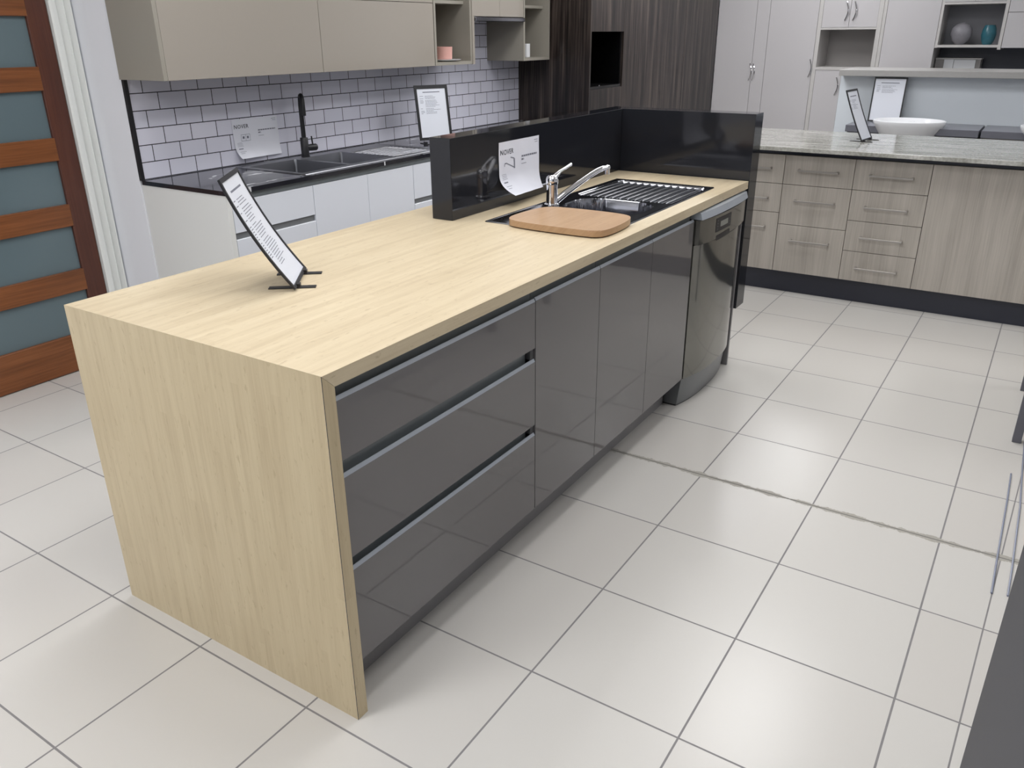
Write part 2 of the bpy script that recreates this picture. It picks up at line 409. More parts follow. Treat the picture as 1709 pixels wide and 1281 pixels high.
# ================================================================== ISLAND
H = .899; L = 2.69; W_ = .899
SX0, SX1, SY0, SY1 = 1.361, 2.443, .071, .541
bt = thing('waterfall_benchtop', 'light timber island benchtop with mitred waterfall end panel', 'benchtop', (0, .45, 0))
ts = MB().ring(.0, L, 0, W_, H-.0335, H, SX0+.02, SX1-.02, SY0+.02, SY1-.02)
for v in ts.b.verts:
    if v.co.x < .01: v.co.x = .0003 if v.co.z > H-.01 else .0338
build('top_slab', ts, M_TOPW, bt)
ep = MB(); ep.box(0.0, .0335, 0.0, W_, 0.0, H)
for v in ep.b.verts:
    if v.co.z > .5: v.co.z = H-.0002 if v.co.x < .01 else H-.0337
build('end_panel', ep, M_ENDW, bt)
build('edge_joint', B(-.0004, .0004, -.0006, .0006, .0, H), M_INKD, bt)

def jdrawer(parent, x0, x1, z0, z1, y=.02):
    """handleless grey front, its top edge chamfered into a light metal finger pull"""
    d = build('drawer', MB().xprism([(y, z0), (y+.018, z0), (y+.018, z1-.024), (y+.0062, z1-.024), (y+.0062, z1-.0085), (y, z1-.0085)], x0, x1), M_GREY, parent)
    build('finger_pull', MB().xprism([(y-.0002, z1-.0083), (y+.0062, z1-.0083), (y+.0062, z1), (y+.0046, z1+.0006)], x0, x1), M_PULL, d)
    return d
# drawer cabinet
dc = thing('drawer_cabinet', 'gloss grey three drawer cabinet next to the timber end panel', 'cabinet', (.45, .3, 0))
cb = MB(); cb.box(.038, .856, .055, .62, .14, .862)
build('carcass', cb, M_CARC, dc)
build('top_rail', B(.038, .856, .040, .0548, .800, .862), M_RAIL, dc)
for z0, z1 in ((.680, .829), (.432, .646), (.137, .405)): jdrawer(dc, .0365, .8535, z0, z1)
for z0, z1 in ((.648, .680), (.407, .432)):
    build('rail', B(.040, .830, .040, .0548, z0-.03, z1+.01), M_RAIL, dc)
    build('rail_end', B(.832, .850, .024, .055, z0, z1, bev=.001), M_CARC, dc)
def jdoor(parent, x0, x1, z0, z1, y=.02):
    d = build('door', MB().xprism([(y, z0), (y+.018, z0), (y+.018, z1-.024), (y+.0062, z1-.024), (y+.0062, z1-.0085), (y, z1-.0085)], x0, x1), M_GREY, parent)
    build('finger_pull', MB().xprism([(y-.0002, z1-.0083), (y+.0062, z1-.0083), (y+.0062, z1), (y+.0046, z1+.0006)], x0, x1), M_PULL, d)
# door cabinets
dd = thing('door_cabinet', 'gloss grey single door cabinet between drawers and sink cabinet', 'cabinet', (1.06, .3, 0))
build('carcass', B(.858, 1.262, .055, .62, .14, .862), M_CARC, dd)
build('top_rail', B(.858, 1.262, .040, .0548, .802, .862), M_RAIL, dd)
jdoor(dd, .857, 1.2605, .137, .831)
sc_ = thing('sink_cabinet', 'gloss grey two door cabinet under the island sink', 'cabinet', (1.67, .3, 0))
build('carcass', B(1.264, 2.088, .055, .62, .14, .70), M_CARC, sc_)
build('top_rail', B(1.264, 2.088, .040, .0548, .802, .862), M_RAIL, sc_)
jdoor(sc_, 1.2635, 1.6795, .137, .831); jdoor(sc_, 1.6825, 2.086, .137, .831)
tag(build('kickboard', B(.037, 2.086, .10, .118, 0, .137), M_KICK, loc=(1.06, .11, 0)), 'grey kickboard under the gloss grey island cabinets', 'kickboard')
tag(build('rear_cladding', B(.037, 2.68, .625, .643, 0, .861), M_GREY, loc=(1.3, .63, 0)), 'grey panel closing the back of the island', 'panel')
tag(build('side_panel', B(2.684, 2.699, .012, .62, 0, .862, bev=.001), M_KICK, loc=(2.69, .3, 0)), 'thin dark grey panel between dishwasher and charcoal stone end', 'panel')

# dishwasher, bowed front
DX0, DX1 = 2.098, 2.674
def bow(x, ye, yc):
    u = (x-DX0)/(DX1-DX0)*2-1
    return ye+(yc-ye)*(1-abs(u)**2.6)
def bowed(mb, z0, z1, ye, yc, yb, z_in=0, n=28, x0=DX0, x1=DX1):
    pts = [(x0+(x1-x0)*i/n) for i in range(n+1)]
    mb.prism([(x, bow(x, ye, yc)) for x in pts]+[(x1, yb), (x0, yb)], z0, z1)
    return mb
dw = thing('dishwasher', 'stainless steel freestanding dishwasher at the far end of island', 'dishwasher', (2.386, .3, 0))
build('body', B(DX0+.004, DX1-.004, .045, .60, .02, .845), M_CARC, dw)
build('door', bowed(MB(), .135, .722, .018, -.024, .045), M_DW, dw, smooth=True)
cp = build('control_panel', bowed(MB(), .726, .826, -.002, -.026, .045), M_DW, dw, smooth=True)
# sloped silver top edge
def toplip():
    mb = MB(); n = 28; A = []; Bv = []; C_ = []; D = []
    for i in range(n+1):
        x = DX0+(DX1-DX0)*i/n; y = bow(x, -.010, -.024)
        A.append(mb.b.verts.new((x, y, .829))); Bv.append(mb.b.verts.new((x, y+.008, .856)))
        C_.append(mb.b.verts.new((x, y+.03, .860))); D.append(mb.b.verts.new((x, .05, .829)))
    for i in range(n):
        for P, Q in ((A, Bv), (Bv, C_), (C_, D), (D, A)): mb.b.faces.new((P[i], P[i+1], Q[i+1], Q[i]))
    mb.b.faces.new((A[0], Bv[0], C_[0], D[0])); mb.b.faces.new((A[n], D[n], C_[n], Bv[n]))
    return mb
build('silver_top_edge', toplip(), M_DWS, dw)
pl = MB(); n = 28
lo = []; hi = []
for i in range(n+1):
    x = DX0+(DX1-DX0)*i/n; lo.append((x, bow(x, .040, .006))); hi.append((x, bow(x, .026, -.012)))
vl = [pl.b.verts.new((x, y, .006)) for x, y in lo]+[pl.b.verts.new((DX1, .12, .006)), pl.b.verts.new((DX0, .12, .006))]
vh = [pl.b.verts.new((x, y, .130)) for x, y in hi]+[pl.b.verts.new((DX1, .12, .130)), pl.b.verts.new((DX0, .12, .130))]
pl.b.faces.new(vl[::-1]); pl.b.faces.new(vh)
for i in range(len(vl)): pl.b.faces.new((vl[i], vl[(i+1) % len(vl)], vh[(i+1) % len(vl)], vh[i]))
build('plinth', pl, M_DWP, dw, smooth=True)
build('plinth_seal', bowed(MB(), 0.0, .006, .043, .010, .118), M_BLACK, dw)
# display and recess, following the bow
def patch(x0, x1, z0, z1, off, ye=-.002, yc=-.026, skew=0):
    return MB().grid(lambda u, v: (x0+(x1-x0)*u+skew*(v-.5), bow(x0+(x1-x0)*u+skew*(v-.5), ye, yc)-off, z0+(z1-z0)*v), 10, 1)
dsp = build('display_panel', patch(2.232, 2.405, .755, .813, .0008), M_BLACK, cp)
build('display_screen', patch(2.278, 2.366, .772, .795, .0016), mat('lcd_grey', (132, 134, 128), .3), dsp)
for k in range(4):
    for xx in (2.250, 2.386):
        z = .766+.012*k; build('button', MB().grid(lambda u, v: (xx-.004+.008*u, bow(xx, -.002, -.026)-.0016, z-.0015+.003*v), 1, 1), M_SLOT, dsp)
build('door_grip', MB().grid(lambda u, v: (2.245+(2.40-2.245)*u+(.03*(1-v) if u > .5 else 0)*0, bow(2.245+.155*u, -.002, -.026)-.0009, .722+(.022)*(v*(1 if u > -1 else 1))-.004*(1-u)), 10, 1), M_BLACK, cp)

# charcoal stone upstand and end
us = thing('stone_upstand', 'glossy charcoal stone upstand wrapping the back and end of the island', 'upstand', (2.0, .69, H))
build('back_upstand', B(1.312, 2.701, .647, .738, H+.0005, 1.187, bev=.0012), M_STONE, us)
build('end_upstand', B(2.702, 2.812, 0.0, .738, .29, 1.187, bev=.0012), M_STONE, us)

# inset sinks: one height field each
def rrect(x, y, x0, x1, y0, y1, r):
    cx, cy, hx, hy = (x0+x1)/2, (y0+y1)/2, (x1-x0)/2-r, (y1-y0)/2-r
    qx, qy = abs(x-cx)-hx, abs(y-cy)-hy
    return math.hypot(max(qx, 0), max(qy, 0))+min(max(qx, qy), 0)-r
def sstep(a, b, v):
    t = max(0, min(1, (v-a)/(b-a))); return t*t*(3-2*t)
def sink_mesh(x0, x1, y0, y1, z, bowls, drain, ribs, step=.0035, wall=.012, along='x', skirt=.0045):
    nx, ny = int((x1-x0)/step), int((y1-y0)/step)
    def fn(u, v):
        x, y = x0+(x1-x0)*u, y0+(y1-y0)*v
        e = min(x-x0, x1-x, y-y0, y1-y)
        h = .004*sstep(-.001, .004, e) - .0015*sstep(.008, .014, e)
        for bx0, bx1, by0, by1, r, dep in bowls:
            d = -rrect(x, y, bx0, bx1, by0, by1, r)
            h -= dep*sstep(0, wall, d)
        if drain:
            dx0, dx1, dy0, dy1, r = drain
            d = -rrect(x, y, dx0, dx1, dy0, dy1, r)
            h -= .006*sstep(0, .006, d)
            if d > .004 and ribs:
                k = (y-dy0)/(dy1-dy0)*ribs
                ph = abs((k % 1)-.5)
                inx = min(x-dx0, dx1-x)
                h += .0045*(1-sstep(.05, .27, ph))*sstep(.008, .022, inx)
        return (x, y, z+h)
    mb = MB().grid(fn, nx, ny)
    return mb
sk = thing('island_sink', 'stainless inset sink with ribbed drainer set into the timber island top', 'sink', (1.9, .3, H))
build('sink_plate', sink_mesh(SX0, SX1, SY0, SY1, H+.0003, [(1.395, 1.675, .115, .445, .07, .17), (1.700, 1.968, .118, .452, .10, .15)], (1.992, 2.412, .088, .512, .03), 0), M_STEEL, sk, smooth=True)
for cx in (1.535, 1.834):
    build('drain_waste', MB().lathe([(0, .002), (.03, .002), (.042, .005), (.045, .001)], (cx, .28, H-.165 if cx < 1.6 else H-.146), n=24), M_CHROME, sk, smooth=True)

for k in range(12):
    y = .114+.0338*k
    build('drainer_rib', MB().tube([(2.010, y, H-.0035), (2.020, y, H-.0006), (2.200, y, H-.0003), (2.385, y, H-.0006), (2.395, y, H-.0035)], .0036, n=10), M_STEELB, sk, smooth=True)
# chopping board
bp_ = [(1.322, .10), (1.318, .27), (1.328, .39), (1.345, .425), (1.375, .443), (1.42, .449), (1.50, .447), (1.575, .436), (1.608, .418), (1.622, .385), (1.630, .30), (1.632, .20), (1.628, .13), (1.612, .088), (1.580, .066), (1.52, .054), (1.43, .050), (1.365, .054), (1.334, .070)]
def smooth_poly(p, it=2):
    for _ in range(it):
        q = []
        for i in range(len(p)):
            a, b = p[i], p[(i+1) % len(p)]
            q += [(a[0]*.75+b[0]*.25, a[1]*.75+b[1]*.25), (a[0]*.25+b[0]*.75, a[1]*.25+b[1]*.75)]
        p = q
    return p
# board is listed clockwise seen from above -> reverse
tag(build('chopping_board', MB().prism(smooth_poly(bp_)[::-1], H+.0045, H+.0255, bev=.003), M_BOARD, loc=(1.47, .25, H), smooth=True), 'wooden chopping board with rounded corners lying over the island sink', 'chopping board')

# chrome mixer
mx = thing('chrome_mixer_tap', 'chrome single lever mixer tap on the island sink', 'tap', (1.744, .482, H))
build('body', MB().lathe([(0, .0035), (.031, .0035), (.031, .008), (.0245, .012), (.0225, .03), (.0215, .07), (.0225, .082), (.0225, .0825)], (1.744, .482, H), n=32), M_CHROME, mx, smooth=True)
build('cap', MB().lathe([(.0225, .0835), (.024, .088), (.0245, .102), (.0215, .112), (.013, .118), (0, .119)], (1.744, .482, H), n=32), M_CHROME, mx, smooth=True)
build('lever', MB().tube([(1.748, .480, H+.106), (1.768, .474, H+.118), (1.785, .470, H+.128), (1.818, .464, H+.137), (1.852, .459, H+.1465)], [.012, .0095, .0058, .0052, .0062]), M_CHROME, mx, smooth=True)
sp = build('spout', MB().tube([(1.762, .474, H+.016), (1.80, .457, H+.040), (1.86, .432, H+.071), (1.92, .409, H+.099), (1.955, .394, H+.1135), (1.978, .384, H+.1195), (2.003, .374, H+.1215), (2.010, .371, H+.120)], [.0135, .0125, .0115, .0105, .0105, .0108, .011, .010]), M_CHROME, mx, smooth=True)
build('aerator', MB().tube([(2.003, .374, H+.119), (2.003, .374, H+.095)], [.0112, .0105]), M_CHROME, sp, smooth=True)

# ------------------------------------------------------------------ sign holders
def sign(name, label, loc, rz, w_, h_, lean, bow_=0.0, rows=22, feet=True, th=.006, border=.009, foot_len=.125, seed=1, lift=.004, landscape=False, foot_shift=0.0, title=True):
    """local frame: x = sheet width, -y = side the sheet is read from, top leans back to +y by `lean` (metres)"""
    t = thing(name, label, 'sign holder', loc, rz)
    zz = math.sqrt(max(h_*h_-lean*lean, 1e-6))
    ny, nz = -zz/h_, lean/h_          # normal of the reading side
    def P(u, v, off):                 # u: -w/2..w/2, v: 0..h
        s = v/h_; b_ = bow_*4*s*(1-s)
        return Vector((u, lean*s+ny*(off-b_), lift+zz*s+nz*(off-b_)))
    n = 10
    def slab(u0, u1, v0, v1, o0, o1):
        mb = MB(); R = []
        for i in range(n+1):
            v = v0+(v1-v0)*i/n
            R.append([mb.b.verts.new(P(*q)) for q in ((u0, v, o0), (u1, v, o0), (u1, v, o1), (u0, v, o1))])
        for a, b in zip(R, R[1:]):
            for k in range(4): mb.b.faces.new((a[k], a[(k+1) % 4], b[(k+1) % 4], b[k]))
        mb.b.faces.new(R[0][::-1]); mb.b.faces.new(R[-1]); return mb
    def merge(*ms):
        for m in ms[1:]:
            me = bpy.data.meshes.new('tmp'); m.b.to_mesh(me); ms[0].b.from_mesh(me); bpy.data.meshes.remove(me); m.b.free()
        return ms[0]
    hw = w_/2
    fr = merge(slab(-hw, -hw+border, 0, h_, 0, th), slab(hw-border, hw, 0, h_, 0, th), slab(-hw+border, hw-border, 0, border, 0, th),
               slab(-hw+border, hw-border, h_-border*1.3, h_, 0, th), slab(-hw+border, hw-border, border, h_-border*1.3, 0, .0015))
    build('frame', fr, M_BLACK, t, local=True)
    sh = build('printed_sheet', slab(-hw+border, hw-border, border, h_-border*1.3, .0016, .003), M_PERSPEX, t, local=True)
    # grey lines of print
    rnd = random.Random(seed); mb = MB()
    def bar(u0, u1, v, hh):
        a = [mb.b.verts.new(P(*q, .0034)) for q in ((u0, v), (u1, v), (u1, v+hh), (u0, v+hh))]; mb.b.faces.new(a)
    iw = w_-2*border
    if title: bar(-iw*.30, iw*.30, h_*.865, h_*.016)
    v = h_*.80
    for r in range(rows):
        if r in (3, 9, 15): v -= h_*.012
        hh = h_*.0065
        if rnd.random() < .6: bar(-iw*.42, -iw*.42+iw*rnd.uniform(.06, .13), v, hh)
        u = -iw*.24; end = -iw*.24+iw*rnd.uniform(.25, .52)
        while u < end:
            l_ = iw*rnd.uniform(.03, .07); bar(u, min(u+l_, end), v, hh); u += l_+iw*.010
        v -= h_*.0225
    build('print', mb, M_INK, sh, local=True)
    if feet:
        for sx in (-1, 1):
            x = sx*(hw-.038)+foot_shift
            f = MB(); f.box(x-.0105, x+.0105, -foot_len*.42, foot_len*.58, 0.0, .003, bev=.0008)
            build('foot', f, M_BLACK, t, local=True)
            c = MB(); c.prism([(x-.0085, -.012), (x+.0085, -.012), (x+.0085, .012), (x-.0085, .012)], .0028, .012)
            build('clip', c, M_BLACK, t, local=True)
    return t
sign('sign_holder', 'black framed sign holder standing tilted on the timber island top', (.470, .548, H+.0003), math.atan2(.62, .78), .214, .327, .156, bow_=.012, rows=26, seed=3)

# paper sheets taped up
def paper(name, label, x0, x1, z0, z1, ywall, curlL, curlR, drop, draw, ink):
    t = thing(name, label, 'paper sheet', ((x0+x1)/2, ywall, z0))
    def P(u, v, off=0.0):             # u 0..1 left to right, v 0..1 bottom to top
        k = max(0, (.42-v)/.42); c = curlL*(1-u)+curlR*u
        return Vector((x0+(x1-x0)*u+.012*k*k*(1-u), ywall-.0015-c*k*k*(.75+.25*k)-off-.0015*math.sin(u*9+v*4)**2, z0+(z1-z0)*v+drop*k*k*(1-u)))
    sh = build('sheet', MB().grid(lambda u, v: P(u, v), 24, 24), M_PAPER, t, smooth=True, recalc=False)
    Hh = z1-z0; Wd = x1-x0
    mb = text_mb('NOVER', .027, lambda a, b: P(.03+a/Wd, .765+b/Hh, .0008), bold=.0002)
    build('heading', mb, M_INKD, sh, recalc=False)
    l = MB()
    def bar(u0, u1, v, hh):
        n = 4
        for i in range(n):
            a, b = u0+(u1-u0)*i/n, u0+(u1-u0)*(i+1)/n
            l.b.faces.new([l.b.verts.new(P(*q, .0008)) for q in ((a, v), (b, v), (b, v+hh), (a, v+hh))])
    rnd = random.Random(5)
    for v, u1 in (((.66, .93)), (.60, .60)):
        u = .54
        while u < u1: bar(u, min(u+.045, u1), v, .030); u += .053
    bar(.54, .66, .53, .008); build('product_text', l, ink, sh, recalc=False); l = MB()
    bar(.86, .96, .93, .010); bar(.88, .96, .89, .008); build('corner_text', l, ink, sh, recalc=False); l = MB()
    for k in range(4): bar(.06, .06+rnd.uniform(.07, .13), .40-.03*k, .006)
    bar(.06, .16, .24, .022); bar(.06, .20, .17, .007); bar(.06, .15, .13, .007)
    build('notes_text', l, ink, sh, recalc=False)
    l = MB(); draw(l, P, bar); build('drawing', l, ink, sh, recalc=False)
    return t
def draw_tap(l, P, bar):
    def seg(a, b, wd):
        dx, dy = b[0]-a[0], (b[1]-a[1])*.7; n = math.hypot(dx, dy); px, py = -dy/n*wd, dx/n*wd/.7
        l.b.faces.new([l.b.verts.new(P(*q, .0009)) for q in ((a[0]-px, a[1]-py), (b[0]-px, b[1]-py), (b[0]+px, b[1]+py), (a[0]+px, a[1]+py))])
    seg((.365, .48), (.365, .66), .014); seg((.36, .50), (.18, .60), .006); seg((.18, .603), (.135, .60), .007); seg((.135, .60), (.13, .545), .006)
    seg((.37, .665), (.27, .70), .006)
def draw_sink(l, P, bar):
    for v in (.44, .60): bar(.16, .35, v, .008)
    for k in range(3): bar(.16+.095*k, .165+.095*k, .44, .165)
    bar(.19, .23, .5, .06); bar(.28, .32, .5, .06)
paper('paper_sheet', 'white paper sheet curling off the charcoal stone upstand behind the chrome tap', 1.617, 1.915, .935, 1.141, .647, .068, .022, .012, draw_tap, M_INK)
paper('paper_sheet', 'white paper sheet taped to the white subway tiles left of the black tap', 1.828, 2.130, .933, 1.130, 2.42, .035, .010, .004, draw_sink, M_INK)

# ================================================================== BACK RUN
CT = .905
bc = thing('back_benchtop', 'black marble look benchtop under the white subway tiles', 'benchtop', (2.9, 2.1, CT))
build('slab', MB().ring(1.272, 4.572, 1.832, 2.4195, .885, CT, 1.79, 2.845, 1.885, 2.345), M_MARB, bc)
build('under_rail', B(1.304, 4.57, 1.850, 1.868, .857, .8845), M_RAIL, bc)
tag(build('end_panel', B(1.2752, 1.301, 1.842, 2.4295, 0, .884), M_WHITEC, loc=(1.29, 2.1, 0)), 'white end panel of the back cabinets beside the door wall', 'panel')
def front(parent, name, x0, x1, z0, z1, y=1.842, m=M_WHITE):
    return build(name, B(x0+.001, x1-.001, y, y+.018, z0, z1, bev=.001), m, parent)
b1 = thing('drawer_cabinet', 'white gloss drawer cabinet at the left end under the black benchtop', 'cabinet', (1.55, 2.1, 0))
build('carcass', B(1.303, 1.788, 1.872, 2.41, .14, .70), M_WHITEC, b1)
front(b1, 'drawer', 1.303, 1.789, .716, .855); build('slot', B(1.303, 1.785, 1.852, 1.870, .686, .716), M_SLOT, b1)
front(b1, 'drawer', 1.303, 1.789, .42, .686); build('slot', B(1.303, 1.785, 1.852, 1.870, .395, .42), M_SLOT, b1); front(b1, 'drawer', 1.303, 1.789, .14, .395)
b2 = thing('door_cabinet', 'white gloss two door cabinet below the double bowl sink', 'cabinet', (2.17, 2.1, 0))
build('carcass', B(1.79, 2.55, 1.872, 2.41, .14, .70), M_WHITEC, b2)
front(b2, 'door', 1.79, 2.178, .14, .855); front(b2, 'door', 2.178, 2.552, .14, .855)
b3 = thing('drawer_cabinet', 'white gloss drawer cabinet right of the double bowl sink doors', 'cabinet', (2.9, 2.1, 0))
build('carcass', B(2.554, 3.55, 1.872, 2.41, .14, .84), M_WHITEC, b3)
front(b3, 'drawer', 2.554, 3.15, .668, .855); build('slot', B(2.554, 3.145, 1.852, 1.870, .64, .668), M_SLOT, b3); front(b3, 'drawer', 2.554, 3.15, .40, .64)
build('slot', B(2.554, 3.145, 1.852, 1.870, .375, .40), M_SLOT, b3); front(b3, 'drawer', 2.554, 3.15, .14, .375); front(b3, 'door', 3.15, 3.55, .14, .855)
b4 = thing('door_cabinet', 'white gloss base cabinet next to the dark timber tower, behind the island', 'cabinet', (4.05, 2.1, 0))
build('carcass', B(3.552, 4.57, 1.872, 2.41, .14, .84), M_WHITEC, b4)
front(b4, 'door', 3.552, 4.06, .14, .855); front(b4, 'door', 4.06, 4.57, .14, .855)
tag(build('kickboard', B(1.303, 4.57, 1.91, 1.928, 0, .14), M_WHITEC, loc=(2.9, 1.92, 0)), 'white kickboard of the back cabinets', 'kickboard')
bs = thing('double_bowl_sink', 'stainless double bowl sink with drainer in the black benchtop', 'sink', (2.3, 2.1, CT))
build('sink_plate', sink_mesh(1.768, 2.862, 1.862, 2.366, CT+.0003, [(1.805, 2.122, 1.92, 2.302, .012, .17), (2.152, 2.470, 1.92, 2.302, .012, .17)], (2.487, 2.835, 1.90, 2.25, .01), 0, wall=.006), M_STEELB, bs, smooth=True)
for k in range(11):
    y = 1.922+.0306*k
    build('drainer_rib', MB().tube([(2.503, y, CT-.0035), (2.51, y, CT-.0008), (2.66, y, CT-.0006), (2.81, y, CT-.0008), (2.817, y, CT-.0035)], .0035, n=8), M_CHROME, bs, smooth=True)
for cx in (1.963, 2.311):
    build('drain_waste', MB().lathe([(0, .002), (.03, .002), (.042, .005), (.045, .001)], (cx, 2.12, CT-.165), n=24), M_CHROME, bs, smooth=True)
bk = thing('black_mixer_tap', 'matt black tall mixer tap at the back benchtop sink', 'tap', (2.222, 2.325, CT))
TZ = CT+.004
build('body', MB().lathe([(0, 0), (.024, 0), (.024, .004), (.0215, .006), (.0215, .098), (.019, .101), (0, .101)], (2.222, 2.325, TZ), n=28), M_MATTE, bk, smooth=True)
dv = Vector((-.55, -.83, 0)); p0 = Vector((2.222, 2.325, TZ+.09))
arc = [p0, p0+Vector((0, 0, .17))]+[p0+dv*(.035*(1-math.cos(a)))+Vector((0, 0, .195+.035*math.sin(a)-.0)) for a in [math.pi*k/8 for k in range(0, 9)]]+[p0+dv*.07+Vector((0, 0, .13))]
build('spout', MB().tube(arc, [.0125]*2+[.0115]*9+[.0125]), M_MATTE, bk, smooth=True)
hb = build('lever_boss', MB().tube([(2.236, 2.320, TZ+.046), (2.262, 2.312, TZ+.046), (2.285, 2.304, TZ+.046), (2.291, 2.302, TZ+.046)], [.0175, .0185, .0185, .014]), M_MATTE, bk, smooth=True)
build('lever', MB().tube([(2.268, 2.310, TZ+.060), (2.265, 2.311, TZ+.105)], [.0045, .004]), M_MATTE, hb, smooth=True)
sign('sign_holder', 'upright black framed sign holder on the back benchtop by the tiles', (3.072, 2.073, CT+.0003), math.radians(-26), .222, .318, .055, rows=14, seed=8, border=.016, foot_len=.1, lift=.022)

# overhead cabinets
oz0 = 1.347
oc = thing('overhead_cabinet', 'taupe gloss wall cabinet with wide doors above the black tap', 'wall cabinet', (2.2, 2.3, oz0))
build('end_panel', B(1.260, 1.280, 2.112, 2.4295, oz0, 2.2, bev=.0008), M_TAUPES, oc)
build('carcass', B(1.281, 3.143, 2.132, 2.4105, oz0+.002, 2.2), M_TAUPES, oc)
for x0, x1 in ((1.281, 2.205), (2.208, 3.142)):
    build('door', B(x0, x1, 2.112, 2.130, oz0, 1.690, bev=.0008), M_TAUPE, oc)
    build('flap_door', B(x0, x1, 2.112, 2.130, 1.6925, 2.2, bev=.0008), M_TAUPE, oc)
def open_shelf(label, x0, x1, endt, zsh, loc):
    t = thing('open_wall_shelf', label, 'wall shelf', loc)
    build('side_panel', B(x0, x0+.018, 2.110, 2.419, oz0, 2.2), M_TAUPES, t)
    build('side_panel', B(x1-endt-.018, x1-endt, 2.112, 2.419, oz0, 2.2), M_TAUPES, t)
    if endt: build('end_panel', B(x1-endt, x1, 2.106, 2.419, oz0-.002, 2.2), M_TAUPE, t)
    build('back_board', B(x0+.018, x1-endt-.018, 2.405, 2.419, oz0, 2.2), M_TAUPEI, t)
    build('bottom_shelf', B(x0+.018, x1-endt-.018, 2.112, 2.405, oz0, oz0+.018), M_TAUPES, t)
    build('middle_shelf', B(x0+.018, x1-endt-.018, 2.160, 2.405, zsh, zsh+.018), M_TAUPES, t)
    build('top_board', B(x0+.018, x1-endt-.018, 2.112, 2.405, 2.182, 2.2), M_TAUPES, t)
open_shelf('taupe open wall shelf unit holding the pink cup', 3.146, 3.556, .022, 1.694, (3.35, 2.3, oz0))
open_shelf('taupe open wall shelf unit beside the dark timber tower', 4.152, 4.513, 0, 1.686, (4.33, 2.3, oz0))
hc = thing('rangehood_cabinet', 'pale taupe two door cabinet above the rangehood', 'wall cabinet', (3.85, 2.3, 1.625))
build('carcass', B(3.558, 4.150, 2.132, 2.419, 1.645, 2.2), M_TAUPES, hc)
for x0, x1 in ((3.558, 3.8575), (3.8595, 4.150)): build('door', B(x0, x1, 2.112, 2.130, 1.626, 2.2, bev=.0008), M_TAUPE, hc)
rh = thing('rangehood', 'slim stainless rangehood under the two door cabinet', 'rangehood', (3.85, 2.3, 1.60))
build('body', B(3.562, 4.148, 2.135, 2.41, 1.603, 1.624), M_STEELD, rh)
build('front_lip', B(3.562, 4.148, 2.095, 2.133, 1.596, 1.622, bev=.003), M_STEEL, rh)
pc = thing('pink_cup', 'pink cup with a flat lid like top on the open shelf', 'cup', (3.335, 2.19, 1.366))
pc['label'] = 'pink cup standing on a white saucer in the open shelf'
build('wall', MB().lathe([(0, .012), (.048, .012), (.052, .016), (.055, .085), (.052, .085), (.047, .02), (0, .018)], (3.335, 2.19, 1.366), n=36), M_PINK, pc, smooth=True)
tag(build('saucer', MB().lathe([(0, .004), (.05, .004), (.095, .010), (.1, .0115), (.095, .0065), (.05, 0.0), (0, 0)], (3.365, 2.20, 1.366), n=40), M_CERA, loc=(3.365, 2.20, 1.366), smooth=True), 'white saucer under the pink cup', 'saucer')
tag(build('white_ornament', B(4.306, 4.352, 2.18, 2.26, 1.3655, 1.457, bev=.004, seg=2), M_CERA, loc=(4.33, 2.22, 1.3655)), 'small white block ornament in the open shelf beside the timber tower', 'ornament')

# ================================================================== DARK TIMBER TALL UNITS
YW = 1.812
ot = thing('oven_tower', 'dark gloss timber tower with an empty black oven opening', 'tall cabinet', (4.85, 2.1, 0))
build('side_panel', B(4.5765, 4.596, YW, 2.43, 0, 2.3), M_DWOOD, ot)
build('carcass_back', B(4.597, 5.126, 2.40, 2.42, 0, 2.3), M_BLK, ot)
build('side_panel', B(5.108, 5.126, YW+.02, 2.40, 0, 2.3), M_BLK, ot)
build('upper_door', B(4.597, 5.127, YW, YW+.02, 1.532, 2.3, bev=.0008), M_DWOOD, ot)
build('lower_front', B(4.597, 5.127, YW, YW+.02, .985, 1.138, bev=.0008), M_DWOOD, ot)
build('base_front', B(4.597, 5.127, YW, YW+.02, .1, .95, bev=.0008), M_DWOOD, ot)
build('opening_floor', B(4.597, 5.107, YW+.004, 2.40, 1.140, 1.158), M_BLK, ot)
build('opening_roof', B(4.597, 5.107, YW+.021, 2.40, 1.532, 1.55), M_BLK, ot)
build('opening_liner', B(4.597, 4.606, YW+.021, 2.40, 1.16, 1.531), M_BLK, ot)
build('catch', MB().lathe([(0, 0), (.008, .0), (.008, .004), (0, .006)], (4.79, YW+.03, 1.158), n=12), M_CHROME, ot)
build('dark_rail', B(4.597, 5.127, YW+.004, YW+.02, .951, .984), M_BLK, ot)
ft = thing('tall_timber_cabinet', 'wide dark gloss timber tall cabinet right of the oven opening', 'tall cabinet', (5.75, 2.1, 0))
build('carcass', B(5.13, 6.375, YW+.022, 2.42, .1, 2.3), M_CARC, ft)
build('door', B(5.130, 6.378, YW, YW+.02, .1, 2.3, bev=.0008), M_DWOOD, ft)
ft2 = thing('tall_timber_cabinet', 'narrower dark gloss timber tall cabinet meeting the beige tall cabinets', 'tall cabinet', (6.8, 2.1, 0))
build('carcass', B(6.382, 7.19, YW+.022, 2.42, .1, 2.3), M_CARC, ft2)
build('door', B(6.381, 7.19, YW, YW+.02, .1, 2.3, bev=.0008), M_DWOOD, ft2)
for t_, x0_, x1_ in ((ot, 4.597, 5.127), (ft, 5.13, 6.378), (ft2, 6.381, 7.19)): build('kickboard', B(x0_, x1_, YW+.05, YW+.07, 0, .0995), M_BLK, t_)

